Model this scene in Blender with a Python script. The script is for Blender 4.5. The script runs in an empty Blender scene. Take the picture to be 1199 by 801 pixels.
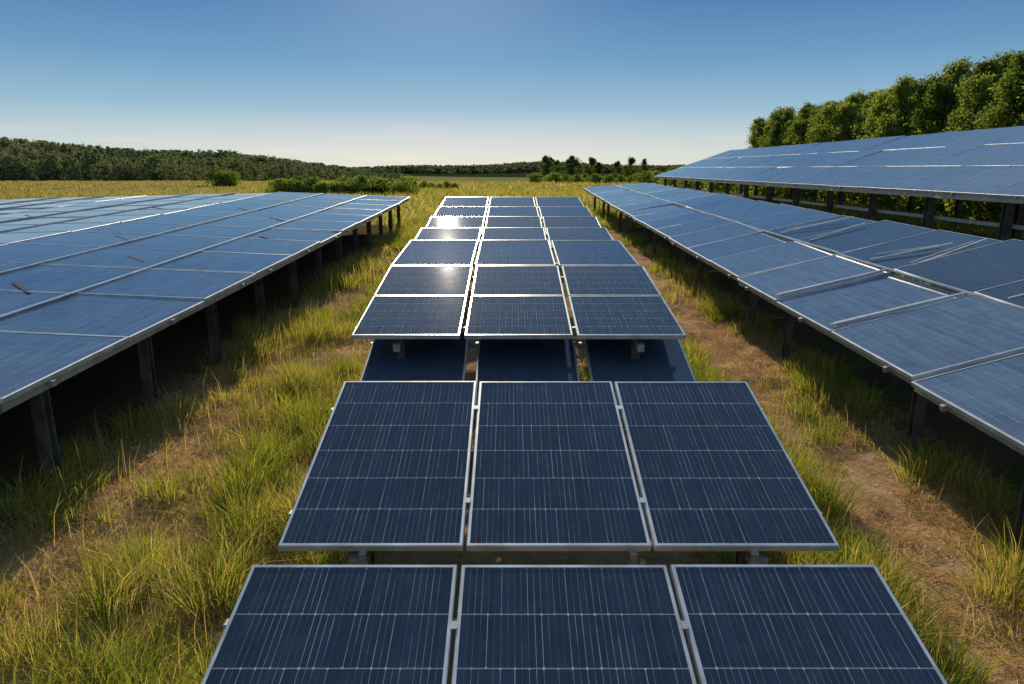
import bpy, math, random
import numpy as np
from mathutils import Vector, Matrix

random.seed(4)
RNG = np.random.default_rng(11)
scene = bpy.context.scene
coll = scene.collection
CAMZ = 2.8
SL = 0.0386            # gentle uphill slope of the field

# ------------------------------------------------------------------ helpers
def smooth(a, b, x):
    t = np.clip((x - a) / (b - a), 0, 1)
    return t * t * (3 - 2 * t)

_tab = np.random.default_rng(5).random((256, 256))
def vnoise(x, y):
    x = np.asarray(x, float); y = np.asarray(y, float)
    xi = np.floor(x).astype(int); yi = np.floor(y).astype(int)
    fx = x - xi; fy = y - yi
    fx = fx * fx * (3 - 2 * fx); fy = fy * fy * (3 - 2 * fy)
    a = _tab[xi % 256, yi % 256]; b = _tab[(xi + 1) % 256, yi % 256]
    c = _tab[xi % 256, (yi + 1) % 256]; d = _tab[(xi + 1) % 256, (yi + 1) % 256]
    return (a * (1 - fx) + b * fx) * (1 - fy) + (c * (1 - fx) + d * fx) * fy
def fbm(x, y):
    return (vnoise(x, y) * .5 + vnoise(x * 2.1 + 7, y * 2.1 + 3) * .3 + vnoise(x * 4.3 + 1, y * 4.3 + 9) * .2)

def ground_h(x, y):
    x = np.asarray(x, float); y = np.asarray(y, float)
    yy = np.clip(y, -12, None)
    base = np.where(yy < 22, SL * yy, SL * 22 + SL * 6 * (1 - np.exp(-(yy - 22) / 6)))
    near = np.exp(-(np.maximum(np.abs(x) - 5, 0) / 4) ** 2) * (1 - smooth(25, 40, y))
    bump = (fbm(x * 1.3, y * 1.3) - .5) * .16 * near + (vnoise(x * 7, y * 7) - .5) * .035 * near
    bank = .17 * (1 - smooth(-3.8, -2.3, x)) * (1 - smooth(20, 30, y))
    hill = 13 * np.exp(-((x + 330) / 170) ** 2 - ((y - 450) / 110) ** 2)
    far = 8 * smooth(700, 1100, y) * (1 + .45 * np.sin(x * .011 + 1) + .2 * np.sin(x * .03)) 
    return base + bump + bank + hill + far

def cover(x, y):
    x = np.asarray(x, float); y = np.asarray(y, float)
    def strip(a, b, s):
        return smooth(a - s, a + s, x) * (1 - smooth(b - s, b + s, x))
    nearw = 1 - smooth(3.2, 5.2, y)
    wob = (fbm(y * .5 + 3, y * .1) - .5) * .5
    base = 0.62 * strip(-2.7, -1.2, .3) + .45 * strip(-1.2, 1.7, .2) + .42 * strip(-3.6, -2.7, .2)
    base = base + .84 * smooth(1.4, 1.9, x) * (1 - smooth(2.45 + wob, 2.7 + wob, x)) + (-.06 + .40 * nearw) * strip(2.7, 3.4, .25)
    base = base + .30 * strip(3.4, 4.1, .2)
    base = base + .1 * (x < -3.6) * (x > -8) + .15 * (x > 4.1) * (x < 6.2)
    base = base + .5 * smooth(6.0, 6.6, x) + .55 * (1 - smooth(-19, -18, x))
    base = np.clip(base, -.2, 1)
    base = base - .14 * (1 - smooth(2.8, 5.0, y)) * (x < -2.0)
    n = fbm(x * 1.35 + 20, y * 1.1 + 4)
    v = np.clip(base + (n - .5) * 2.7, 0, 1)
    far = smooth(23, 26, y)
    return v * (1 - far) + far * np.clip(.85 + (n - .5) * .8, 0, 1)

def fast_mesh(name, verts, quads, cols=None):
    me = bpy.data.meshes.new(name)
    nv = len(verts); nf = len(quads)
    me.vertices.add(nv); me.vertices.foreach_set("co", np.asarray(verts, np.float32).ravel())
    me.loops.add(nf * 4); me.loops.foreach_set("vertex_index", np.asarray(quads, np.int32).ravel())
    me.polygons.add(nf)
    me.polygons.foreach_set("loop_start", np.arange(0, nf * 4, 4, dtype=np.int32))
    try:
        me.polygons.foreach_set("loop_total", np.full(nf, 4, np.int32))
    except Exception:
        pass
    if cols is not None:
        at = me.attributes.new("col", 'FLOAT_COLOR', 'POINT')
        c4 = np.ones((nv, 4), np.float32); c4[:, :3] = cols
        at.data.foreach_set("color", c4.ravel())
    me.update(calc_edges=True)
    me.validate()
    return me

def link(name, data, mat=None, parent=None, label=None, category=None, group=None, kind=None):
    ob = bpy.data.objects.new(name, data)
    coll.objects.link(ob)
    if mat is not None and data is not None and len(data.materials) == 0:
        data.materials.append(mat)
    if parent is not None: ob.parent = parent
    if label: ob["label"] = label
    if category: ob["category"] = category
    if group: ob["group"] = group
    if kind: ob["kind"] = kind
    return ob

def boxes_mesh(name, boxes):
    V = []; F = []
    for b in boxes:
        if len(b) == 2:
            c, s = Vector(b[0]), Vector(b[1]) / 2
            ax = (Vector((1, 0, 0)), Vector((0, 1, 0)), Vector((0, 0, 1)))
        else:
            p0, p1, w, h = Vector(b[0]), Vector(b[1]), b[2], b[3]
            d = (p1 - p0); L = d.length; d.normalize()
            up = Vector((0, 0, 1)) if abs(d.z) < .9 else Vector((0, 1, 0))
            sx = d.cross(up).normalized(); uz = sx.cross(d).normalized()
            c = (p0 + p1) / 2; s = Vector((w / 2, L / 2, h / 2)); ax = (sx, d, uz)
        i = len(V)
        for dz in (-1, 1):
            for dx, dy in ((-1, -1), (1, -1), (1, 1), (-1, 1)):
                V.append(c + ax[0] * (dx * s.x) + ax[1] * (dy * s.y) + ax[2] * (dz * s.z))
        F += [(i, i+3, i+2, i+1), (i+4, i+5, i+6, i+7), (i, i+1, i+5, i+4), (i+1, i+2, i+6, i+5), (i+2, i+3, i+7, i+6), (i+3, i, i+4, i+7)]
    me = bpy.data.meshes.new(name); me.from_pydata([tuple(v) for v in V], [], F); me.update()
    return me

# ------------------------------------------------------------------ materials
def new_mat(name):
    m = bpy.data.materials.new(name); m.use_nodes = True
    nt = m.node_tree; nt.nodes.clear()
    out = nt.nodes.new("ShaderNodeOutputMaterial")
    return m, nt, out
def N(nt, t):
    return nt.nodes.new(t)
def mth(nt, op, a, b=None, clamp=False):
    n = nt.nodes.new("ShaderNodeMath"); n.operation = op; n.use_clamp = clamp
    for i, v in enumerate((a, b)):
        if v is None: continue
        if isinstance(v, (int, float)): n.inputs[i].default_value = v
        else: nt.links.new(v, n.inputs[i])
    return n.outputs[0]
def mixc(nt, fac, a, b, mode='MIX'):
    n = nt.nodes.new("ShaderNodeMixRGB"); n.blend_type = mode
    for i, v in enumerate((fac, a, b)):
        if isinstance(v, (int, float)): n.inputs[i].default_value = v
        elif isinstance(v, tuple): n.inputs[i].default_value = (*v, 1)
        else: nt.links.new(v, n.inputs[i])
    return n.outputs[0]
def ramp(nt, fac, stops):
    r = nt.nodes.new("ShaderNodeValToRGB")
    while len(r.color_ramp.elements) < len(stops): r.color_ramp.elements.new(.5)
    for e, (p, c) in zip(r.color_ramp.elements, stops):
        e.position = p; e.color = (*c, 1)
    nt.links.new(fac, r.inputs[0]); return r.outputs[0]

def glass_mat(name, navy, navy2, line, line_amt, rough, dustr=.02, bump=.010, coat=.004, ior=1.5):
    m, nt, out = new_mat(name)
    uv = N(nt, "ShaderNodeUVMap").outputs[0]
    sp = nt.nodes.new("ShaderNodeSeparateXYZ"); nt.links.new(uv, sp.inputs[0])
    u, v = sp.outputs[0], sp.outputs[1]
    info = N(nt, "ShaderNodeObjectInfo")
    def vadd(a, b):
        n = nt.nodes.new("ShaderNodeVectorMath"); n.operation = 'ADD'; nt.links.new(a, n.inputs[0]); nt.links.new(b, n.inputs[1]); return n.outputs[0]
    fl = nt.nodes.new("ShaderNodeVectorMath"); fl.operation = 'FLOOR'; nt.links.new(uv, fl.inputs[0])
    wn = nt.nodes.new("ShaderNodeTexWhiteNoise"); nt.links.new(vadd(fl.outputs[0], info.outputs["Location"]), wn.inputs[0])
    geo = N(nt, "ShaderNodeNewGeometry")
    nz = N(nt, "ShaderNodeTexNoise"); nz.inputs["Scale"].default_value = 1.6; nz.inputs["Detail"].default_value = 6; nt.links.new(geo.outputs["Position"], nz.inputs["Vector"])
    mp = nt.nodes.new("ShaderNodeMapping"); mp.inputs["Scale"].default_value = (1.7, .16, 1)
    nt.links.new(vadd(uv, info.outputs["Location"]), mp.inputs[0])
    sn = N(nt, "ShaderNodeTexNoise"); sn.inputs["Scale"].default_value = 1.5; sn.inputs["Detail"].default_value = 5; sn.inputs["Roughness"].default_value = .65; nt.links.new(mp.outputs[0], sn.inputs["Vector"])
    st = mth(nt, 'MULTIPLY_ADD', sn.outputs[0], 3.2); st.node.inputs[2].default_value = -1.2; st.node.use_clamp = True
    tone = mth(nt, 'ADD', mth(nt, 'MULTIPLY', wn.outputs[0], .18), mth(nt, 'MULTIPLY', nz.outputs[0], .35), False)
    tone = mth(nt, 'ADD', mth(nt, 'ADD', tone, mth(nt, 'MULTIPLY', st, .5)), mth(nt, 'MULTIPLY', info.outputs["Random"], .2), True)
    base = mixc(nt, tone, navy, navy2)
    def line_at(c, mul, th):
        pp = mth(nt, 'PINGPONG', mth(nt, 'MULTIPLY', c, mul), .5)
        return mth(nt, 'LESS_THAN', pp, th * mul)
    ru = mth(nt, 'ROUND', mth(nt, 'MULTIPLY', u, 2))
    cb = nt.nodes.new("ShaderNodeCombineXYZ"); nt.links.new(ru, cb.inputs[0]); nt.links.new(mth(nt, 'FLOOR', v), cb.inputs[1])
    wr = nt.nodes.new("ShaderNodeTexWhiteNoise"); nt.links.new(vadd(cb.outputs[0], info.outputs["Location"]), wr.inputs[0])
    nz2 = N(nt, "ShaderNodeTexNoise"); nz2.inputs["Scale"].default_value = 1.1; nz2.inputs["Detail"].default_value = 3
    nt.links.new(vadd(uv, info.outputs["Location"]), nz2.inputs["Vector"])
    brk = mth(nt, 'MULTIPLY_ADD', nz2.outputs[0], 3.6); brk.node.inputs[2].default_value = -1.3; brk.node.use_clamp = True
    wv_ = mth(nt, 'ADD', mth(nt, 'MULTIPLY', wr.outputs[0], .9), .08)
    lv = mth(nt, 'MULTIPLY', line_at(u, 1, .017), mth(nt, 'MULTIPLY', wv_, mth(nt, 'ADD', mth(nt, 'MULTIPLY', brk, .75), .35, True)))
    lb = mth(nt, 'MULTIPLY', line_at(u, 2, .014), mth(nt, 'MULTIPLY', mth(nt, 'ADD', mth(nt, 'MULTIPLY', brk, .8), .15), wr.outputs[0]))
    lh = mth(nt, 'MULTIPLY', line_at(v, 1, .009), .5)
    hx = mth(nt, 'MULTIPLY', mth(nt, 'MULTIPLY', line_at(u, 1, .07), line_at(v, 1, .024)), wv_)
    L = mth(nt, 'MAXIMUM', mth(nt, 'MAXIMUM', lv, lb), mth(nt, 'MAXIMUM', lh, hx))
    col = mixc(nt, mth(nt, 'MULTIPLY', L, line_amt), base, line)
    dn = N(nt, "ShaderNodeTexNoise"); dn.inputs["Scale"].default_value = 9; dn.inputs["Detail"].default_value = 8; dn.inputs["Roughness"].default_value = .7
    nt.links.new(geo.outputs["Position"], dn.inputs["Vector"])
    dust = mth(nt, 'MULTIPLY_ADD', dn.outputs[0], 1.6); dust.node.inputs[2].default_value = -.75; dust.node.use_clamp = True
    col = mixc(nt, mth(nt, 'MULTIPLY', dust, .14), col, (.3, .27, .22))
    p = N(nt, "ShaderNodeBsdfPrincipled")
    nt.links.new(col, p.inputs["Base Color"])
    r = mth(nt, 'MULTIPLY_ADD', dust, dustr); r.node.inputs[2].default_value = rough
    nt.links.new(r, p.inputs["Roughness"])
    p.inputs["IOR"].default_value = ior
    p.inputs["Coat Weight"].default_value = coat; p.inputs["Coat Roughness"].default_value = .2
    bn = N(nt, "ShaderNodeTexNoise"); bn.inputs["Scale"].default_value = 1.4; bn.inputs["Detail"].default_value = 2
    nt.links.new(geo.outputs["Position"], bn.inputs["Vector"])
    bp = N(nt, "ShaderNodeBump"); bp.inputs["Strength"].default_value = bump; bp.inputs["Distance"].default_value = .05
    nt.links.new(bn.outputs[0], bp.inputs["Height"]); nt.links.new(bp.outputs[0], p.inputs["Normal"])
    nt.links.new(p.outputs[0], out.inputs[0])
    return m

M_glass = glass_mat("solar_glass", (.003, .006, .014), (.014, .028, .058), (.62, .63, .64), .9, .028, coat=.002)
M_glass_plain = glass_mat("solar_glass_plain", (.05, .07, .095), (.07, .095, .125), (.2, .25, .3), .0, .05)  # blue-grey base colour stands in for reflected sky
M_glass_side = glass_mat("solar_glass_blue", (.026, .046, .082), (.115, .16, .22), (.58, .63, .70), .38, .045, .05, .02, 0, 1.65)  # base colour lightened to stand in for sky sheen
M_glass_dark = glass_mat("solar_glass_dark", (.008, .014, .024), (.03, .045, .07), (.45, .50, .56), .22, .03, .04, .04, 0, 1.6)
M_glass_pale = glass_mat("solar_glass_pale", (.065, .09, .125), (.16, .205, .26), (.58, .63, .68), .34, .06, .07, .02, 0, 1.6)  # paler still, sky sheen put into the base colour

def metal(name, c1, c2, rough, metallic, scale=6):
    m, nt, out = new_mat(name)
    geo = N(nt, "ShaderNodeNewGeometry")
    nz = N(nt, "ShaderNodeTexNoise"); nz.inputs["Scale"].default_value = scale; nz.inputs["Detail"].default_value = 6
    nt.links.new(geo.outputs["Position"], nz.inputs["Vector"])
    p = N(nt, "ShaderNodeBsdfPrincipled")
    nt.links.new(ramp(nt, nz.outputs[0], [(.35, c1), (.7, c2)]), p.inputs["Base Color"])
    p.inputs["Roughness"].default_value = rough; p.inputs["Metallic"].default_value = metallic
    nt.links.new(p.outputs[0], out.inputs[0]); return m
M_alu = metal("anodised_aluminium", (.48, .47, .44), (.74, .72, .68), .32, .5)
M_alu_dull = metal("dull_aluminium", (.36, .38, .40), (.56, .58, .60), .45, .3)
M_steel = metal("weathered_steel", (.06, .05, .04), (.15, .125, .10), .7, .2)
M_dark = metal("matte_black", (.006, .006, .008), (.012, .012, .015), 1.0, 0)
M_galv = metal("galvanised_steel", (.30, .275, .235), (.45, .42, .37), .5, .4)
M_pale = metal("pale_concrete_beam", (.38, .37, .35), (.52, .50, .47), .8, 0)

def foliage(name, tint_a, tint_b, attr=False, transl=.45, scale=.35):
    m, nt, out = new_mat(name)
    if attr:
        a = N(nt, "ShaderNodeAttribute"); a.attribute_name = "col"; col = a.outputs["Color"]
    else:
        geo = N(nt, "ShaderNodeNewGeometry"); info = N(nt, "ShaderNodeObjectInfo")
        nz = N(nt, "ShaderNodeTexNoise"); nz.inputs["Scale"].default_value = scale; nz.inputs["Detail"].default_value = 6
        nt.links.new(geo.outputs["Position"], nz.inputs["Vector"])
        f = mth(nt, 'ADD', mth(nt, 'MULTIPLY', nz.outputs[0], .9), mth(nt, 'MULTIPLY', info.outputs["Random"], .3))
        col = ramp(nt, f, [(.35, tint_a), (.85, tint_b)])
    d = N(nt, "ShaderNodeBsdfDiffuse"); t = N(nt, "ShaderNodeBsdfTranslucent")
    nt.links.new(col, d.inputs[0]); nt.links.new(mixc(nt, 1.0, col, (1.5, 1.45, .7), 'MULTIPLY'), t.inputs[0])
    mx = N(nt, "ShaderNodeMixShader"); mx.inputs[0].default_value = transl
    nt.links.new(d.outputs[0], mx.inputs[1]); nt.links.new(t.outputs[0], mx.inputs[2])
    nt.links.new(mx.outputs[0], out.inputs[0]); return m
M_grass = foliage("grass_blades", None, None, True, .5)
M_leaf = foliage("tree_leaves", (.08, .12, .034), (.24, .28, .068), transl=.56)
M_leaf_dark = foliage("dark_tree_leaves", (.045, .07, .028), (.12, .145, .045), transl=.5)
M_leaf_far = foliage("hazed_forest_leaves", (.07, .095, .075), (.15, .17, .10), scale=.03, transl=.4)  # distance haze put into the leaf colour as a bluish lightening
M_bark = metal("bark", (.05, .038, .028), (.11, .085, .06), .9, 0, 4)

def ground_mat():
    m, nt, out = new_mat("field_soil_and_grass")
    a = N(nt, "ShaderNodeAttribute"); a.attribute_name = "col"
    sp = N(nt, "ShaderNodeSeparateColor"); nt.links.new(a.outputs["Color"], sp.inputs[0])
    geo = N(nt, "ShaderNodeNewGeometry")
    def nz(s, d=6, r=.6):
        n = N(nt, "ShaderNodeTexNoise"); n.inputs["Scale"].default_value = s; n.inputs["Detail"].default_value = d; n.inputs["Roughness"].default_value = r
        nt.links.new(geo.outputs["Position"], n.inputs["Vector"]); return n.outputs[0]
    n1 = nz(3, 8, .7); n2 = nz(22, 6, .7); n3 = nz(.06, 6, .6); n4 = nz(1.2, 8, .75)
    dirt = ramp(nt, n1, [(.3, (.27, .135, .07)), (.52, (.52, .285, .15)), (.72, (.66, .42, .24))])
    straw = ramp(nt, n2, [(.35, (.26, .17, .085)), (.65, (.62, .45, .23))])
    dirt = mixc(nt, mth(nt, 'MULTIPLY', n2, .65), dirt, straw)
    green = ramp(nt, n2, [(.3, (.13, .11, .04)), (.7, (.36, .29, .11))])
    mead = ramp(nt, mth(nt, 'ADD', mth(nt, 'MULTIPLY', n3, .6), mth(nt, 'MULTIPLY', n4, .4)), [(.36, (.12, .13, .04)), (.5, (.22, .19, .065)), (.64, (.31, .25, .095))])
    f = mth(nt, 'ADD', sp.outputs[0], mth(nt, 'MULTIPLY', mth(nt, 'SUBTRACT', n4, .5), .8), True)
    c = mixc(nt, f, dirt, green)
    c = mixc(nt, sp.outputs[1], c, mead)
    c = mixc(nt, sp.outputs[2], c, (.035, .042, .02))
    d = N(nt, "ShaderNodeBsdfDiffuse"); nt.links.new(c, d.inputs["Color"])
    bp = N(nt, "ShaderNodeBump"); bp.inputs["Strength"].default_value = .8; bp.inputs["Distance"].default_value = .04
    nt.links.new(mth(nt, 'ADD', n2, n1), bp.inputs["Height"]); nt.links.new(bp.outputs[0], d.inputs["Normal"])
    nt.links.new(d.outputs[0], out.inputs[0]); return m
M_ground = ground_mat()

# ------------------------------------------------------------------ ground sheet
def axis(lo, hi, n, far_lo, far_hi, g=1.22):
    mid = list(np.linspace(lo, hi, n)); st = mid[1] - mid[0]
    a = []; x = lo; s = st
    while x > far_lo: s *= g; x -= s; a.append(x)
    b = []; x = hi; s = st
    while x < far_hi: s *= g; x += s; b.append(x)
    return np.array(a[::-1] + mid + b)
xs = axis(-7, 7, 150, -4000, 4000, 1.08); ys = axis(0, 27, 240, -600, 6000, 1.08)
X, Y = np.meshgrid(xs, ys)
Z = ground_h(X, Y)
V = np.stack([X.ravel(), Y.ravel(), Z.ravel()], 1)
nx, ny = len(xs), len(ys)
ii = (np.arange(ny - 1)[:, None] * nx + np.arange(nx - 1)[None, :]).ravel()
Q = np.stack([ii, ii + 1, ii + nx + 1, ii + nx], 1)
vx, vy = V[:, 0], V[:, 1]
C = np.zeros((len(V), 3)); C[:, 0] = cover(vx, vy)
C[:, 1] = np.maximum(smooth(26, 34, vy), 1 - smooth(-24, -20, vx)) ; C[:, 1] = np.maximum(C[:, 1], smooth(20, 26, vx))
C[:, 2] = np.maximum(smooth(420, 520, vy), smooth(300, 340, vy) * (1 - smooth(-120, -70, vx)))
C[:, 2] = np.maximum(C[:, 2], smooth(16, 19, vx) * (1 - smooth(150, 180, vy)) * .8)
# array shade painted into the soil colour, beneath and between the arrays
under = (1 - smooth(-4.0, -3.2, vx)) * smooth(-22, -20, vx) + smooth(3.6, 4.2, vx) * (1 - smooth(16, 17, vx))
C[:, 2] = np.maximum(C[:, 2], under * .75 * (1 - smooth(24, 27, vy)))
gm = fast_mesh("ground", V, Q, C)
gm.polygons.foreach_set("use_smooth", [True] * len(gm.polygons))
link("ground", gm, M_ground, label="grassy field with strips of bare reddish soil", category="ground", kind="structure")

# ------------------------------------------------------------------ grass
def blades(P, h, w, phi, ldir, lean, col, colt):
    n = len(P)
    wv = np.stack([np.cos(phi), np.sin(phi), np.zeros(n)], 1) * (w[:, None] / 2)
    ld = np.stack([np.cos(ldir), np.sin(ldir), np.zeros(n)], 1)
    up = np.array([0, 0, 1.0])
    mid = P + ld * (lean * h * .32)[:, None] + up * (h * .58)[:, None]
    tip = P + ld * (lean * h)[:, None] + up * (h * np.sqrt(np.clip(1 - .45 * lean ** 2, .05, 1)))[:, None]
    P = P - up * .02
    Vt = np.stack([P - wv, P + wv, mid - wv * .8, mid + wv * .8, tip - wv * .12, tip + wv * .12], 1).reshape(-1, 3)
    i = np.arange(n)[:, None] * 6
    Qd = np.concatenate([i + np.array([0, 1, 3, 2]), i + np.array([2, 3, 5, 4])], 0)
    Cc = np.stack([col, col, (col + colt) / 2, (col + colt) / 2, colt, colt], 1).reshape(-1, 3)
    return Vt, Qd, Cc

def scatter(n, x0, x1, y0, y1, per, rad, hh, ww, power=1.2, ypow=1.0, drymix=.15, thr=.25, gold=0.0, drypatch=.45, sig=.45, cexp=1.0):
    cx = RNG.uniform(x0, x1, n); cy = y0 + (y1 - y0) * RNG.random(n) ** ypow
    cv = cover(cx, cy)
    keep = (RNG.random(n) < cv ** power) & (cv > thr)
    cx, cy, cv = cx[keep], cy[keep], cv[keep]
    m = len(cx)
    big = np.clip(RNG.lognormal(0, sig, m), .4, 2.0)
    idx = np.repeat(np.arange(m), np.maximum(3, (per * big ** cexp).astype(int)))
    k = len(idx)
    r = RNG.random(k) ** .7 * rad * big[idx] ** .6; a = RNG.random(k) * 6.283
    px = cx[idx] + r * np.cos(a); py = cy[idx] + r * np.sin(a)
    h = hh * big[idx] * RNG.uniform(.5, 1.15, k) * (.45 + .65 * cv[idx])
    w = ww * RNG.uniform(.6, 1.4, k)
    lean = np.clip(.15 + .55 * r / rad + RNG.normal(0, .15, k), 0, 1.1)
    ldir = a + RNG.normal(0, .5, k)
    P = np.stack([px, py, ground_h(px, py)], 1)
    g1 = np.array([.12, .185, .025]); g2 = np.array([.28, .31, .045]); dry = np.array([.58, .43, .19])
    tone = np.clip(fbm(cx * .7, cy * .7) * 1.6 - .35 + RNG.normal(0, .25, m), 0, 1)[idx][:, None]
    col = g1 * (1 - tone) + g2 * tone
    isdry = (RNG.random(k) < drymix + drypatch * (fbm(px * .8 + 50, py * .8) > .53))[:, None]
    col = np.where(isdry, dry * RNG.uniform(.6, 1.1, (k, 1)), col * RNG.uniform(.75, 1.25, (k, 1)))
    colt = col * .75 + np.array([.38, .32, .08]) * .25
    if gold:
        gd = np.array([.30, .245, .10]); col = col * (1 - gold) + gd * gold; colt = colt * (1 - gold) + gd * gold
    return blades(P, h, w, RNG.random(k) * 6.283, ldir, lean, col, colt)

parts = []
for (a0, a1) in ((-3.9, -1.0), (1.2, 4.2)):
    parts.append(scatter(8500, a0, a1, 1.6, 12, 9, .12, .075, .005, power=.35, thr=.02, drymix=.62, drypatch=.25, cexp=.3))
    parts.append(scatter(1250, a0, a1, 1.6, 12, 66, .11, .22, .0052, power=1.3, thr=.30, drymix=.14, drypatch=.25, sig=.42))
    parts.append(scatter(5500, a0, a1, 11, 30, 12, .14, .19, .011, drymix=.16))
parts.append(scatter(1500, -1.2, 1.6, 4.5, 11, 12, .11, .18, .006))
parts.append(scatter(2500, 6.2, 20, 10, 60, 9, .25, .3, .03))
parts.append(scatter(6500, -16, 35, 24.5, 75, 9, .4, .30, .045, drymix=.3, gold=.25))
parts.append(scatter(3500, -60, -15, 24.5, 75, 9, .4, .24, .045, drymix=.3, gold=.8))
parts.append(scatter(2500, -30, 60, 60, 170, 8, .8, .35, .12, drymix=.3, gold=.4))
parts.append(scatter(3000, -140, -25, 60, 200, 8, .8, .25, .12, drymix=.4, gold=.88))
def stalks(n, x0, x1, y0, y1):
    px = RNG.uniform(x0, x1, n); py = RNG.uniform(y0, y1, n)
    k = cover(px, py) > .12; px, py = px[k], py[k]; n = len(px)
    P = np.stack([px, py, ground_h(px, py)], 1)
    col = np.tile(np.array([.48, .35, .15]), (n, 1)) * RNG.uniform(.7, 1.1, (n, 1))
    return blades(P, RNG.uniform(.2, .46, n), np.full(n, .005), RNG.random(n) * 6.28, RNG.random(n) * 6.28, RNG.uniform(0, .35, n), col, col)
parts.append(stalks(1700, -3.7, -1.1, 2, 16)); parts.append(stalks(1700, 1.5, 3.9, 2, 16))
vo = 0; VV = []; QQ = []; CC = []
for v, q, c in parts:
    VV.append(v); QQ.append(q + vo); CC.append(c); vo += len(v)
print("blade verts", vo)
link("grass", fast_mesh("grass", np.concatenate(VV), np.concatenate(QQ), np.concatenate(CC)), M_grass,
     label="patchy yellow green grass tufts between the panel rows", category="grass", kind="stuff")
# straw litter
n = 90000
px = RNG.uniform(-3.7, 4.2, n); py = 1.4 + 13 * RNG.random(n) ** 1.4
k = (cover(px, py) < .95) & ((px < -1.1) | (px > 1.5)) & (fbm(px * 1.5, py * 1.5 + 30) > .38); px, py = px[k], py[k]; n = len(px)
a = RNG.random(n) * 6.283; L = RNG.uniform(.04, .2, n) / 2; w = RNG.uniform(.0015, .004, n)
d = np.stack([np.cos(a), np.sin(a)], 1) * L[:, None]; s = np.stack([-np.sin(a), np.cos(a)], 1) * w[:, None]
c0 = np.stack([px, py], 1)
def pt(c, zoff):
    return np.concatenate([c, (ground_h(c[:, 0], c[:, 1]) + zoff)[:, None]], 1)
z1 = RNG.uniform(.006, .06, n); z2 = RNG.uniform(.006, .04, n)
LV = np.stack([pt(c0 - d - s, z1), pt(c0 - d + s, z1), pt(c0 + d + s, z2), pt(c0 + d - s, z2)], 1).reshape(-1, 3)
LQ = np.arange(n * 4).reshape(-1, 4)
LC = np.repeat(np.array([.62, .44, .22]) * RNG.uniform(.45, 1.15, (n, 1)), 4, axis=0)
link("dry_straw", fast_mesh("dry_straw", LV, LQ, LC), M_grass, label="dry straw litter lying on bare soil", category="straw", kind="stuff")

# ------------------------------------------------------------------ solar panels
_cache = {}
def panel_meshes(w, l, cu, cv, glass, b=.018):
    key = (w, l, cu, cv, glass.name)
    if key in _cache: return _cache[key]
    side = glass in (M_glass_side, M_glass_pale, M_glass_dark)
    if side: b = .017
    t = .04
    o = [(0, 0), (w, 0), (w, l), (0, l)]; i_ = [(b, b), (w - b, b), (w - b, l - b), (b, l - b)]
    c = .004
    oc = [(c, c), (w - c, c), (w - c, l - c), (c, l - c)]
    Vv = [(x, y, -t) for x, y in o] + [(x, y, -c) for x, y in o] + [(x, y, 0) for x, y in oc] + [(x, y, 0) for x, y in i_] + [(x, y, -t) for x, y in i_]
    Ff = []
    for k in range(4):
        j = (k + 1) % 4
        Ff += [(k, j, 4 + j, 4 + k), (4 + k, 4 + j, 8 + j, 8 + k), (8 + k, 8 + j, 12 + j, 12 + k), (12 + k, 12 + j, 16 + j, 16 + k), (16 + k, 16 + j, j, k)]
    fm = bpy.data.meshes.new("panel_frame"); fm.from_pydata(Vv, [], Ff); fm.update(); fm.materials.append(M_alu_dull if side else M_alu)
    e = b - .001; zt = -.005; zb = -.03
    gv = [(e, e, zt), (w - e, e, zt), (w - e, l - e, zt), (e, l - e, zt), (e, e, zb), (w - e, e, zb), (w - e, l - e, zb), (e, l - e, zb)]
    g = bpy.data.meshes.new("solar_glass"); g.from_pydata(gv, [], [(0, 1, 2, 3), (7, 6, 5, 4)]); g.update()
    uvl = g.uv_layers.new(name="UVMap")
    uvs = [(0, 0), (cu, 0), (cu, cv), (0, cv), (.2, .2), (.2, .2), (.2, .2), (.2, .2)]
    for lp in g.loops:
        uvl.data[lp.index].uv = uvs[lp.vertex_index]
    g.materials.append(glass)
    _cache[key] = (fm, g); return fm, g

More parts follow.
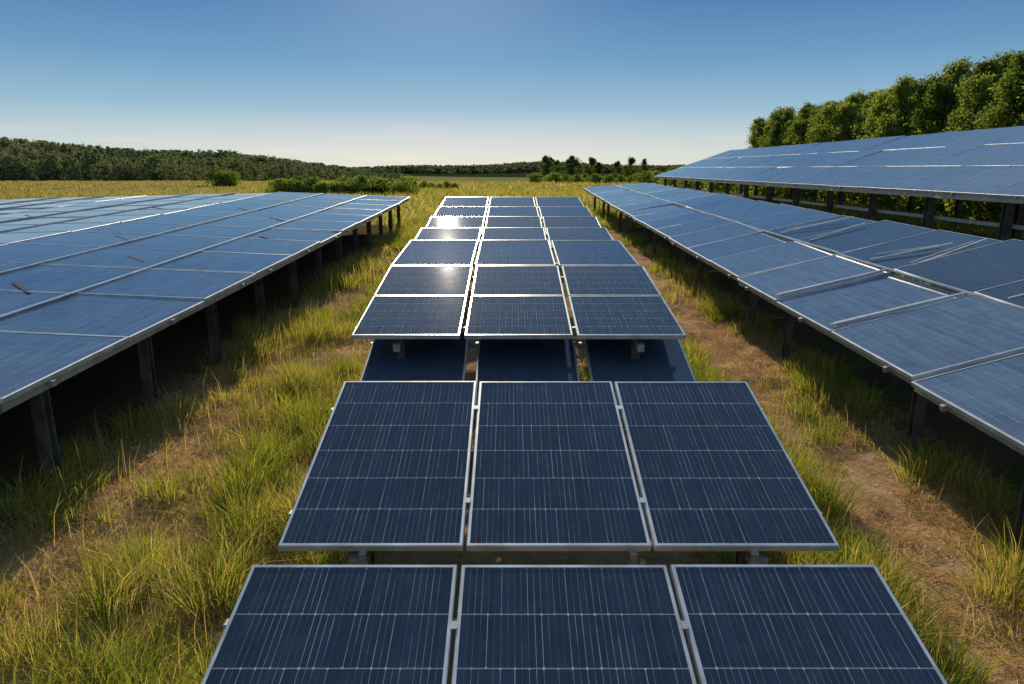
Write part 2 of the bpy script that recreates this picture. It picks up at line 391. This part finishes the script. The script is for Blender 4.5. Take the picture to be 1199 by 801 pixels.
def make_array(name, origin, ax, ay, ncol, nrow, w, l, cu, cv, glass, gap=.018, gapy=.018,
               label="", group="", posts=(), rails=(), beams=(), post_size=.09, post_mat=None, extra=None, jitter=.0, twist=0.0, alt=None):
    ax = Vector(ax).normalized(); ay = Vector(ay); ay = (ay - ax * ay.dot(ax)).normalized(); nz = ax.cross(ay)
    W = ncol * w + (ncol - 1) * gap; Lh = nrow * l + (nrow - 1) * gapy
    O = Vector(origin)
    mid = O + ax * (W / 2) + ay * (Lh / 2)
    root = link(name, None, label=label, category="solar panel array", group=group)
    root.empty_display_size = .3
    root.location = (mid.x, mid.y, float(ground_h(mid.x, mid.y)))
    R = root.location
    def AX(t):
        if not twist: return ax
        return (Matrix.Rotation(twist * (t - Lh / 2), 3, ay) @ ax).normalized()
    for i in range(ncol):
        for j in range(nrow):
            t0 = j * (l + gapy)
            a_ = AX(t0 + l / 2); n_ = a_.cross(ay)
            p = O + a_ * (i * (w + gap)) + ay * t0 - R
            M = Matrix((( a_.x, ay.x, n_.x, p.x), (a_.y, ay.y, n_.y, p.y), (a_.z, ay.z, n_.z, p.z), (0, 0, 0, 1)))
            if jitter:
                M = M @ Matrix.Rotation(random.gauss(0, jitter), 4, 'X') @ Matrix.Rotation(random.gauss(0, jitter), 4, 'Y')
            gl_ = glass
            if alt and (i, j) in alt: gl_ = M_glass_dark
            fm, g = panel_meshes(w, l, cu, cv, gl_)
            f = link("solar_panel", fm, parent=root); f.matrix_basis = M
            gl = link("glass", g, parent=f)
    def PP(s, t, z=0):
        a_ = AX(t); return O + a_ * s + ay * t + a_.cross(ay) * z - R
    for t in rails:
        link("mounting_rail", boxes_mesh("mounting_rail", [(PP(-.03, t, -.066), PP(W + .03, t, -.066), .045, .045)]), M_galv, root)
    for s in beams:
        link("support_beam", boxes_mesh("support_beam", [(PP(s, -.02, -.125), PP(s, Lh + .02, -.125), .06, .065)]), M_galv, root)
    ps = post_size
    for (s, t) in posts:
        top = PP(s, t, -.15); wz = top + R
        gz = float(ground_h(wz.x, wz.y)) - .15 - R.z
        zc = (top.z + gz) / 2; hh = top.z - gz
        me = boxes_mesh("support_post", [((top.x, top.y - ps * .42, zc), (ps, ps * .16, hh)), ((top.x, top.y + ps * .42, zc), (ps, ps * .16, hh)),
                                         ((top.x, top.y, zc), (ps * .18, ps * .68, hh - .002)), ((top.x, top.y, top.z - .006), (ps * 1.7, ps * 1.7, .012))])
        link("support_post", me, post_mat or M_steel, root)
    if extra: extra(root, PP)
    return root

# middle row -------------------------------------------------------------
def mid_table(cx, y0, h0, y1, h1, rows, group="panel tables in the middle row", label="", glass=M_glass, gap=.02, cols=3, W=3.0, cu=16, cv=6, brackets=False):
    w = (W - (cols - 1) * gap) / cols
    L = math.hypot(y1 - y0, h1 - h0); l = (L - (rows - 1) * .018) / rows
    def extra(root, PP):
        for s in (.45, 1.9, W - .45) if brackets else ():
            me = boxes_mesh("clamp_bracket", [(PP(s, -.012, -.05), PP(s, .05, -.05), .04, .02), (PP(s, -.02, -.115), PP(s, -.02, -.04), .04, .012), (PP(s, -.05, -.11), PP(s, .03, -.11), .05, .014)])
            link("clamp_bracket", me, M_galv, root)
        if brackets:
            for k in range(1, cols):
                for t in (.35, L - .35):
                    s = k * (w + gap) - gap / 2
                    link("panel_clamp", boxes_mesh("panel_clamp", [(PP(s, t - .02, .003), PP(s, t + .02, .003), .03, .005)]), M_alu_dull, root)
    make_array("solar_array", (cx - W / 2, y0, CAMZ + h0), (1, 0, 0), (0, y1 - y0, h1 - h0), cols, rows, w, l, cu, cv, glass, gap=gap, gapy=.018,
               label=label, group=group, rails=(.3, L - .3), beams=(.4, W - .4), posts=((.4, .25), (W - .4, .25), (.4, L - .25), (W - .4, L - .25)), post_size=.08, extra=extra, jitter=.0012)
lab = "tilted table of dark blue framed solar panels on steel posts"
mid_table(.25, 1.35, -2.245, 2.94, -1.82, 1, label=lab, brackets=True, gap=.02)
mid_table(.25, 3.28, -1.92, 4.87, -1.49, 1, label=lab, brackets=True, gap=.02)
mid_table(.14, 5.35, -1.93, 6.80, -1.47, 1, label="low near black solar table tucked under a higher one", gap=.10, glass=M_glass_plain, cu=6, cv=5)
mid_table(.06, 5.95, -1.39, 8.07, -1.04, 2, label="raised table of six solar panels with wide white frames", gap=.04, cv=5)
far = [(.04, 8.22, -1.05, 9.87, -.905, 1), (.03, 9.98, -.99, 11.20, -.826, 1), (.03, 11.34, -.936, 12.56, -.724, 1),
       (.02, 12.70, -.775, 14.16, -.62, 1), (.0, 14.27, -.65, 15.74, -.475, 1)]
for f in far:
    mid_table(*f, label=lab, gap=.035)

# left arrays --------------------------------------------------------------
def left_row(x_edge, H, y_start, n, lab, tl, slit_marks=()):
    TL = math.radians(tl)
    Wd = 3 * 1.47 + .03
    ax = (math.cos(TL), 0, -math.sin(TL))
    for i in range(n):
        y = y_start + i * 4.86
        O = (x_edge - Wd * math.cos(TL), y, CAMZ - H + SL * y + Wd * math.sin(TL))
        def extra(root, PP, i=i):
            link("edge_beam", boxes_mesh("edge_beam", [(PP(Wd - .04, 0, -.075), PP(Wd - .04, 4.84, -.075), .05, .065)]), M_galv, root)
            for k in (1, 2):
                link("seam_rail", boxes_mesh("seam_rail", [(PP(k * 1.485 - .0075, 0, .010), PP(k * 1.485 - .0075, 4.84, .010), .046, .016)]), M_alu, root)
            for (ti, s, t, a, L) in slit_marks:
                if ti == i:
                    link("seam_slit_strip", boxes_mesh("seam_slit_strip", [(PP(s, t, .001), PP(s + L * math.cos(a), t + L * math.sin(a), .001), .04, .004)]), M_dark, root)  # flat dark strip added to stand in for a black seam slit
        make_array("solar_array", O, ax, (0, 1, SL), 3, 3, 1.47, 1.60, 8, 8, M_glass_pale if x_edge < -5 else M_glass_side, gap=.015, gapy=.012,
                   label=lab, group="low solar arrays beside the grass strip", posts=((Wd - .25, .7), (Wd - .25, 2.3), (Wd - .25, 3.9), (.4, .7), (.4, 3.1)),
                   rails=(.5, 2.4, 4.3), beams=(.5, Wd - .6), post_size=.10, extra=extra, jitter=.004)
st = [(0, 3.6, 4.7, -.35, .4), (1, 2.0, 3.6, -.75, .7), (1, .5, 4.2, -.75, .7), (2, 2.2, .9, -.75, .6), (2, .9, 2.9, -.8, .7), (2, 3.2, 3.6, -.8, .7), (3, 2.3, 1.9, -.8, .8), (3, .8, 3.8, -.8, .8)]
left_row(-3.5, 1.66, -.4, 5, "low flat array of blue solar panels on dark posts", 2.4, st)
left_row(-8.0, 1.48, 4.46, 4, "low flat array of blue solar panels", -1.3, [(1, 2.2, 2.3, -.8, .9), (2, .8, 2.4, -.8, 1.0), (1, .4, 3.9, -.8, .9), (2, 3.1, 3.9, -.8, 1.0)])
left_row(-12.48, 1.585, 9.32, 3, "low flat array of blue solar panels", -1.4)
left_row(-16.96, 1.70, 14.18, 2, "low flat array of blue solar panels", -1.5)

# right lower row --------------------------------------------------------------
for i in range(7):
    y = .9 + i * 4.5
    TR = math.radians(17.6 - .40 * (y + 2.25))
    def extra(root, PP, i=i):
        link("seam_rail", boxes_mesh("seam_rail", [(PP(1.4575, 0, .010), PP(1.4575, 4.44, .010), .045, .018)]), M_alu, root)
        if i in (0, 1):
            for t in (1.49, 2.99):
                link("cross_rail", boxes_mesh("cross_rail", [(PP(.05, t + .08, .022), PP(1.40, t + .03, .022), .035, .022), (PP(.12, t + .15, .012), PP(1.25, t + .10, .012), .018, .012)]), M_alu, root)
        rods = {0: ((.7, 1.3, .10), (2.6, 1.1, -.15), (3.6, 1.25, .2)), 1: ((.3, 1.25, .2), (1.1, .8, -.1), (2.9, 1.2, .3), (3.7, .9, -.3)), 2: ((1.2, 1.0, .2), (2.4, 1.2, -.2))}.get(i, ())
        for t, ln, sk in rods:
            link("loose_rail", boxes_mesh("loose_rail", [(PP(1.56, t, .016), PP(1.56 + ln, t + sk, .05), .026, .014), (PP(1.75, t + .2, .014), PP(1.5 + ln, t + sk + .16, .016), .018, .010)]), M_alu, root)
        link("edge_beam", boxes_mesh("edge_beam", [(PP(.05, 0, -.075), PP(.05, 4.44, -.075), .05, .065)]), M_galv, root)
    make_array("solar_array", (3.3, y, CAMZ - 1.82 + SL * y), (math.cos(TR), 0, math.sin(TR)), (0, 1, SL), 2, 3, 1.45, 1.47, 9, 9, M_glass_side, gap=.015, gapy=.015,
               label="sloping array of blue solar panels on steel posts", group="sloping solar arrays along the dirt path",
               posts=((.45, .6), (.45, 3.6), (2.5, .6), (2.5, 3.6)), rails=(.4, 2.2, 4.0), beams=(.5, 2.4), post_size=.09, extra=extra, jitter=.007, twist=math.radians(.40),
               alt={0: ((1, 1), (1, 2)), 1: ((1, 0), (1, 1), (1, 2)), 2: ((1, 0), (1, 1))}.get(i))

# right upper row --------------------------------------------------------------
TU = math.radians(18.4)
for i in range(8):
    y = 6.2 + i * 6.05
    def extra(root, PP):
        a = PP(.35, 0, -1.0); b = PP(.35, 6.0, -1.0)
        link("lower_beam", boxes_mesh("lower_beam", [((a.x, a.y, a.z + .1), (b.x, b.y, b.z + .1), .1, .09)]), M_pale, root)
        link("edge_beam", boxes_mesh("edge_beam", [(PP(.05, 0, -.12), PP(.05, 6.0, -.12), .08, .15)]), M_galv, root)
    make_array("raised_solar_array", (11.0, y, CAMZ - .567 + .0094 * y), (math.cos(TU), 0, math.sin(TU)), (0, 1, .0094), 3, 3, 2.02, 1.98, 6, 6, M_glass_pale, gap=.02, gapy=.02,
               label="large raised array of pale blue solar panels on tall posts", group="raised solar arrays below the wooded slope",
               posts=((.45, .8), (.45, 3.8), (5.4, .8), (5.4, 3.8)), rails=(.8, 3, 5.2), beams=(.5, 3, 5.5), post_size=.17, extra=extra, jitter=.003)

# ------------------------------------------------------------------ trees
def crown(rng, H, R, n, leaf, z0=.12, pointed=0.0, nb=34, bs=(.2, .42)):
    t = z0 + (.97 - z0) * rng.random(nb)
    tt = (t - z0) / (1 - z0)
    prof = (1 - tt) ** pointed * 1.03 + .03 if pointed else np.sin(np.pi * np.clip(tt * .86 + .12, 0, 1)) ** .75
    a = rng.random(nb) * 6.283; d = R * prof * rng.uniform(.15, .9, nb)
    cen = np.stack([d * np.cos(a), d * np.sin(a), t * H], 1)
    br = R * rng.uniform(*bs, nb) * (.45 + .55 * prof)
    k = rng.integers(0, nb, n)
    u = rng.normal(size=(n, 3)); u /= np.linalg.norm(u, axis=1)[:, None]
    P = cen[k] + u * (br[k] * rng.uniform(.3, 1.55, n))[:, None] * np.array([1, 1, 1.15 if pointed else .85])
    nr = u + rng.normal(0, .9, (n, 3)); nr /= np.linalg.norm(nr, axis=1)[:, None]
    a1 = np.cross(nr, rng.normal(size=(n, 3))); a1 /= np.linalg.norm(a1, axis=1)[:, None]; a2 = np.cross(nr, a1)
    s = leaf * rng.uniform(.5, 1.3, n)[:, None]
    Vt = np.stack([P - a1 * s, P - a2 * s * .6, P + a1 * s, P + a2 * s * .6], 1).reshape(-1, 3)
    return Vt, np.arange(n * 4).reshape(-1, 4), cen
def trunk_mesh(rng, H, r, cen):
    V = []; F = []
    def limb(p0, p1, r0, r1, seg=7, steps=3):
        nonlocal V, F
        p0 = np.array(p0, float); p1 = np.array(p1, float); base = len(V)
        for s in range(steps + 1):
            f = s / steps; c = p0 * (1 - f) + p1 * f + (rng.normal(0, r0 * .4, 3) if 0 < s < steps else 0); rr = r0 * (1 - f) + r1 * f
            for k in range(seg):
                an = k / seg * 6.283; V.append((c[0] + rr * math.cos(an), c[1] + rr * math.sin(an), c[2]))
        for s in range(steps):
            for k in range(seg):
                a = base + s * seg + k; b = base + s * seg + (k + 1) % seg; F.append((a, b, b + seg, a + seg))
    limb((0, 0, -.3), (0, 0, H * .8), r, r * .25, 9, 5)
    for c in cen[:9]:
        z = max(.1 * H, c[2] - H * .15); limb((0, 0, z), c, r * .35, r * .1)
    me = bpy.data.meshes.new("trunk"); me.from_pydata([tuple(map(float, v)) for v in V], [], F); me.update(); me.materials.append(M_bark); return me
variants = []
for s in range(7):
    rg = np.random.default_rng(100 + s)
    H = 12.0; R = rg.uniform(2.7, 3.6)
    v, q, cen = crown(rg, H, R, 13000, .15, .04, [.38, .6, .48][s % 3], 120, (.14, .32))
    cm = fast_mesh("crown", v, q); cm.materials.append(M_leaf)
    variants.append((cm, trunk_mesh(rg, H, .22, cen)))
roundv = []
for s in range(4):
    rg = np.random.default_rng(150 + s)
    v, q, cen = crown(rg, 12.0, 4.6, 4200, .32, .05, [0, .45][s % 2], 38, (.16, .38))
    cm = fast_mesh("crown", v, q); cm.materials.append(M_leaf_dark)
    roundv.append((cm, trunk_mesh(rg, 12.0, .35, cen)))
bushv = []
for s in range(3):
    rg = np.random.default_rng(200 + s)
    v, q, cen = crown(rg, 2.0, 1.5, 2600, .10, .05, 0, 34)
    cm = fast_mesh("bush", v, q); cm.materials.append(M_leaf); bushv.append((cm, trunk_mesh(rg, 2.0, .05, cen)))

def add_tree(x, y, s, vi, name="broadleaf_tree", label="", group="", cat="tree", sz=None, lib=None):
    cm, tm = (lib or variants)[vi]
    r = link(name, None, label=label, category=cat, group=group)
    r.location = (x, y, float(ground_h(x, y))); r.rotation_euler = (0, 0, random.random() * 6.28); r.scale = (s, s, sz or s)
    link("trunk", tm, parent=r); link("crown", cm, parent=r)
rr = random.Random(8)
for rank in range(3):
    yy = 44 + rank * 1.1
    while yy < 128:
        x = 43 + rank * 3.0 + rr.uniform(-1.2, 1.2)
        s = rr.uniform(.8, 1.15)
        add_tree(x, yy, s, rr.randrange(7), label="tall dense green woodland tree behind the raised array", group="woodland trees along the slope", sz=rr.uniform(.84, 1.03) * (1 + .045 * rank) * (1.0 if yy < 95 else .96))
        yy += rr.uniform(2.4, 3.9)
for pxx, top, d in ((639, 183, 190), (650, 189, 196), (667, 184, 188), (689, 186, 198), (697, 191, 190), (719, 190, 200), (734, 186, 190), (749, 188, 194)):
    h = (205 - top) / 800 * d * 1.03 + 1.75
    add_tree((pxx - 599) / 800 * d, d, h / 12.4 * rr.uniform(.85, 1.35), rr.randrange(4), label="small dark round tree standing alone in the field", group="lone trees across the meadow", sz=h / 12.2, lib=roundv)
bl = [(268, 110, 1.6), (276, 112, 1.2)] + [(332 + k * 6.3, 58 + rr.uniform(0, 5), rr.uniform(.6, .95)) for k in range(24)] + [(480 + k * 9, 84 + rr.uniform(0, 5), rr.uniform(.4, .6)) for k in range(7)] + [(628 + k * 8 + rr.uniform(-3, 3), 150 + rr.uniform(0, 12), rr.uniform(.8, 1.3)) for k in range(17)]
for pxx, d, s in bl:
    add_tree((pxx - 599) / 800 * d, d, s * 1.2, rr.randrange(3), name="bush", label="low leafy green bush in the meadow", cat="bush", group="bushes in the meadow", lib=bushv, sz=s * .85)
yy = 17
while yy < 95:
    s = rr.uniform(.9, 1.25)
    add_tree(18.6 + rr.uniform(-.5, .5), yy, s, rr.randrange(3), name="bush", label="dense green bush growing behind the raised array", cat="bush", group="hedge bushes behind the raised arrays", lib=bushv)
    yy += rr.uniform(1.5, 2.2) * (1 if yy < 50 else 1.6)

# far forest
rg = np.random.default_rng(77)
tmpl = [crown(rg, 10.0, 3.4, 420, .46, .02, [0, .6][i % 2], 22)[:2] for i in range(6)]
tmpl2 = [crown(rg, 10.0, 4.0, 110, 1.2, .02, 0, 12)[:2] for i in range(6)]
FV = []; FQ = []; off = 0
def put(x, y, s, sz, T=None):
    global off
    v, q = (T or tmpl)[rg.integers(0, 6)]
    a = rg.random() * 6.283; c, sn = math.cos(a), math.sin(a)
    w = np.stack([(v[:, 0] * c - v[:, 1] * sn) * s + x, (v[:, 0] * sn + v[:, 1] * c) * s + y, v[:, 2] * sz + float(ground_h(x, y)) - .5], 1)
    FV.append(w); FQ.append(q + off); off += len(v)
toppts = [(-200, 158), (0, 163), (60, 167), (130, 174), (200, 178), (280, 179), (340, 187), (420, 197), (490, 203)]
def topy(p): return float(np.interp(p, [a for a, b in toppts], [b for a, b in toppts]))
for i in range(750):
    d = rg.uniform(215, 290); p = rg.uniform(-200, 480)
    x = (p - 599) / 800 * d
    h = ((205 - topy(p)) / 800 * d) * rg.uniform(.45, .86) * (.75 + .5 * vnoise(p * .04, 8)) + 1.9
    h = max(h, 2.5); s = max(h / 10, .5) * rg.uniform(.8, 1.4); put(x, d, s * .95, h / 10)
for i in range(750):
    d = rg.uniform(370, 470); p = rg.uniform(-200, 440); x = (p - 599) / 800 * d
    h = (205 - topy(p)) / 800 * d + 2.2 - (float(ground_h(x, d)) - 1.05); h = max(h, 4) * rg.uniform(.84, 1.07)
    put(x, d, rg.uniform(1.0, 1.7), h / 10)
for i in range(1500):
    d = rg.uniform(880, 1120); p = rg.uniform(330, 850); x = (p - 599) / 800 * d
    put(x, d, 1.6, rg.uniform(.7, 1.0), tmpl2)
link("forest", fast_mesh("forest", np.concatenate(FV), np.concatenate(FQ)), M_leaf_far, label="distant dark green wooded hills along the meadow edge", category="forest", kind="stuff")

# ------------------------------------------------------------------ light, sky, camera
EL = math.radians(23.6); AZ = math.radians(-5.8)
sd = Vector((math.sin(AZ) * math.cos(EL), math.cos(AZ) * math.cos(EL), math.sin(EL)))
L = bpy.data.lights.new("sun", 'SUN'); L.energy = 5.0; L.angle = math.radians(.53); L.color = (1, .88, .71)
lo = bpy.data.objects.new("sun", L); coll.objects.link(lo); lo.rotation_euler = sd.to_track_quat('Z', 'Y').to_euler(); lo.location = (-5, 30, 30)
w = bpy.data.worlds.new("World"); scene.world = w; w.use_nodes = True; nt = w.node_tree
bg = nt.nodes["Background"]
sky = nt.nodes.new("ShaderNodeTexSky"); sky.sky_type = 'NISHITA'; sky.sun_disc = False
sky.sun_elevation = EL; sky.sun_rotation = AZ; sky.altitude = 300; sky.air_density = 1.0; sky.dust_density = .1; sky.ozone_density = 3.0
# atmosphere colour by elevation (deep blue above a pale hazy horizon), blended over the physical sky
tc = nt.nodes.new("ShaderNodeTexCoord"); sx = nt.nodes.new("ShaderNodeSeparateXYZ"); nt.links.new(tc.outputs["Generated"], sx.inputs[0])
grad = ramp(nt, sx.outputs[2], [(0.0, (.68, .70, .67)), (.03, (.55, .64, .68)), (.08, (.31, .49, .63)), (.15, (.12, .30, .52)), (.23, (.04, .16, .39)), (.40, (.14, .28, .49)), (1.0, (.28, .42, .63))])
# hazy warm brightening of the air toward the sun's bearing
dt = nt.nodes.new("ShaderNodeVectorMath"); dt.operation = 'DOT_PRODUCT'; nt.links.new(tc.outputs["Generated"], dt.inputs[0]); dt.inputs[1].default_value = (math.sin(AZ), math.cos(AZ), 0.0)
az = mth(nt, 'POWER', mth(nt, 'MAXIMUM', dt.outputs["Value"], 0.0), 9.0)
low = mth(nt, 'MULTIPLY_ADD', sx.outputs[2], -11.0, True); low.node.inputs[2].default_value = 1.0
grad = mixc(nt, mth(nt, 'MULTIPLY', mth(nt, 'MULTIPLY', az, low), .85), grad, (.90, .82, .66))
# aureole close around the sun
d2 = nt.nodes.new("ShaderNodeVectorMath"); d2.operation = 'DOT_PRODUCT'; nt.links.new(tc.outputs["Generated"], d2.inputs[0]); d2.inputs[1].default_value = tuple(sd)
au = mth(nt, 'POWER', mth(nt, 'MAXIMUM', d2.outputs["Value"], 0.0), 60.0)
grad = mixc(nt, mth(nt, 'MULTIPLY', au, .45), grad, (.75, .85, .92))
# thin cloud streaks close to the horizon
mp = nt.nodes.new("ShaderNodeMapping"); mp.inputs["Scale"].default_value = (3.5, 3.5, 60); nt.links.new(tc.outputs["Generated"], mp.inputs[0])
cn = nt.nodes.new("ShaderNodeTexNoise"); cn.inputs["Scale"].default_value = 1.6; cn.inputs["Detail"].default_value = 5; nt.links.new(mp.outputs[0], cn.inputs[0])
cl = mth(nt, 'MULTIPLY_ADD', cn.outputs[0], 5.0, True); cl.node.inputs[2].default_value = -2.5
grad = mixc(nt, mth(nt, 'MULTIPLY', mth(nt, 'MULTIPLY', cl, mth(nt, 'POWER', low, 1.5)), .7), grad, (.90, .83, .74))
skyc = mixc(nt, 1.0, sky.outputs[0], (.085, .085, .085), 'MULTIPLY')
skyc = mixc(nt, 1.0, skyc, (.8, .85, .9), 'DARKEN')
fin = mixc(nt, .85, skyc, grad)
nt.links.new(fin, bg.inputs[0]); bg.inputs[1].default_value = 1.0

cam = bpy.data.cameras.new("camera"); cam.lens = 24; cam.sensor_width = 36; cam.clip_end = 9000; cam.clip_start = .05
co = bpy.data.objects.new("camera", cam); coll.objects.link(co); co.location = (0, 0, CAMZ); co.rotation_euler = (math.radians(90 - 13.73), 0, 0)
scene.camera = co
scene.view_settings.view_transform = 'Standard'; scene.view_settings.look = 'None'; scene.view_settings.exposure = 0
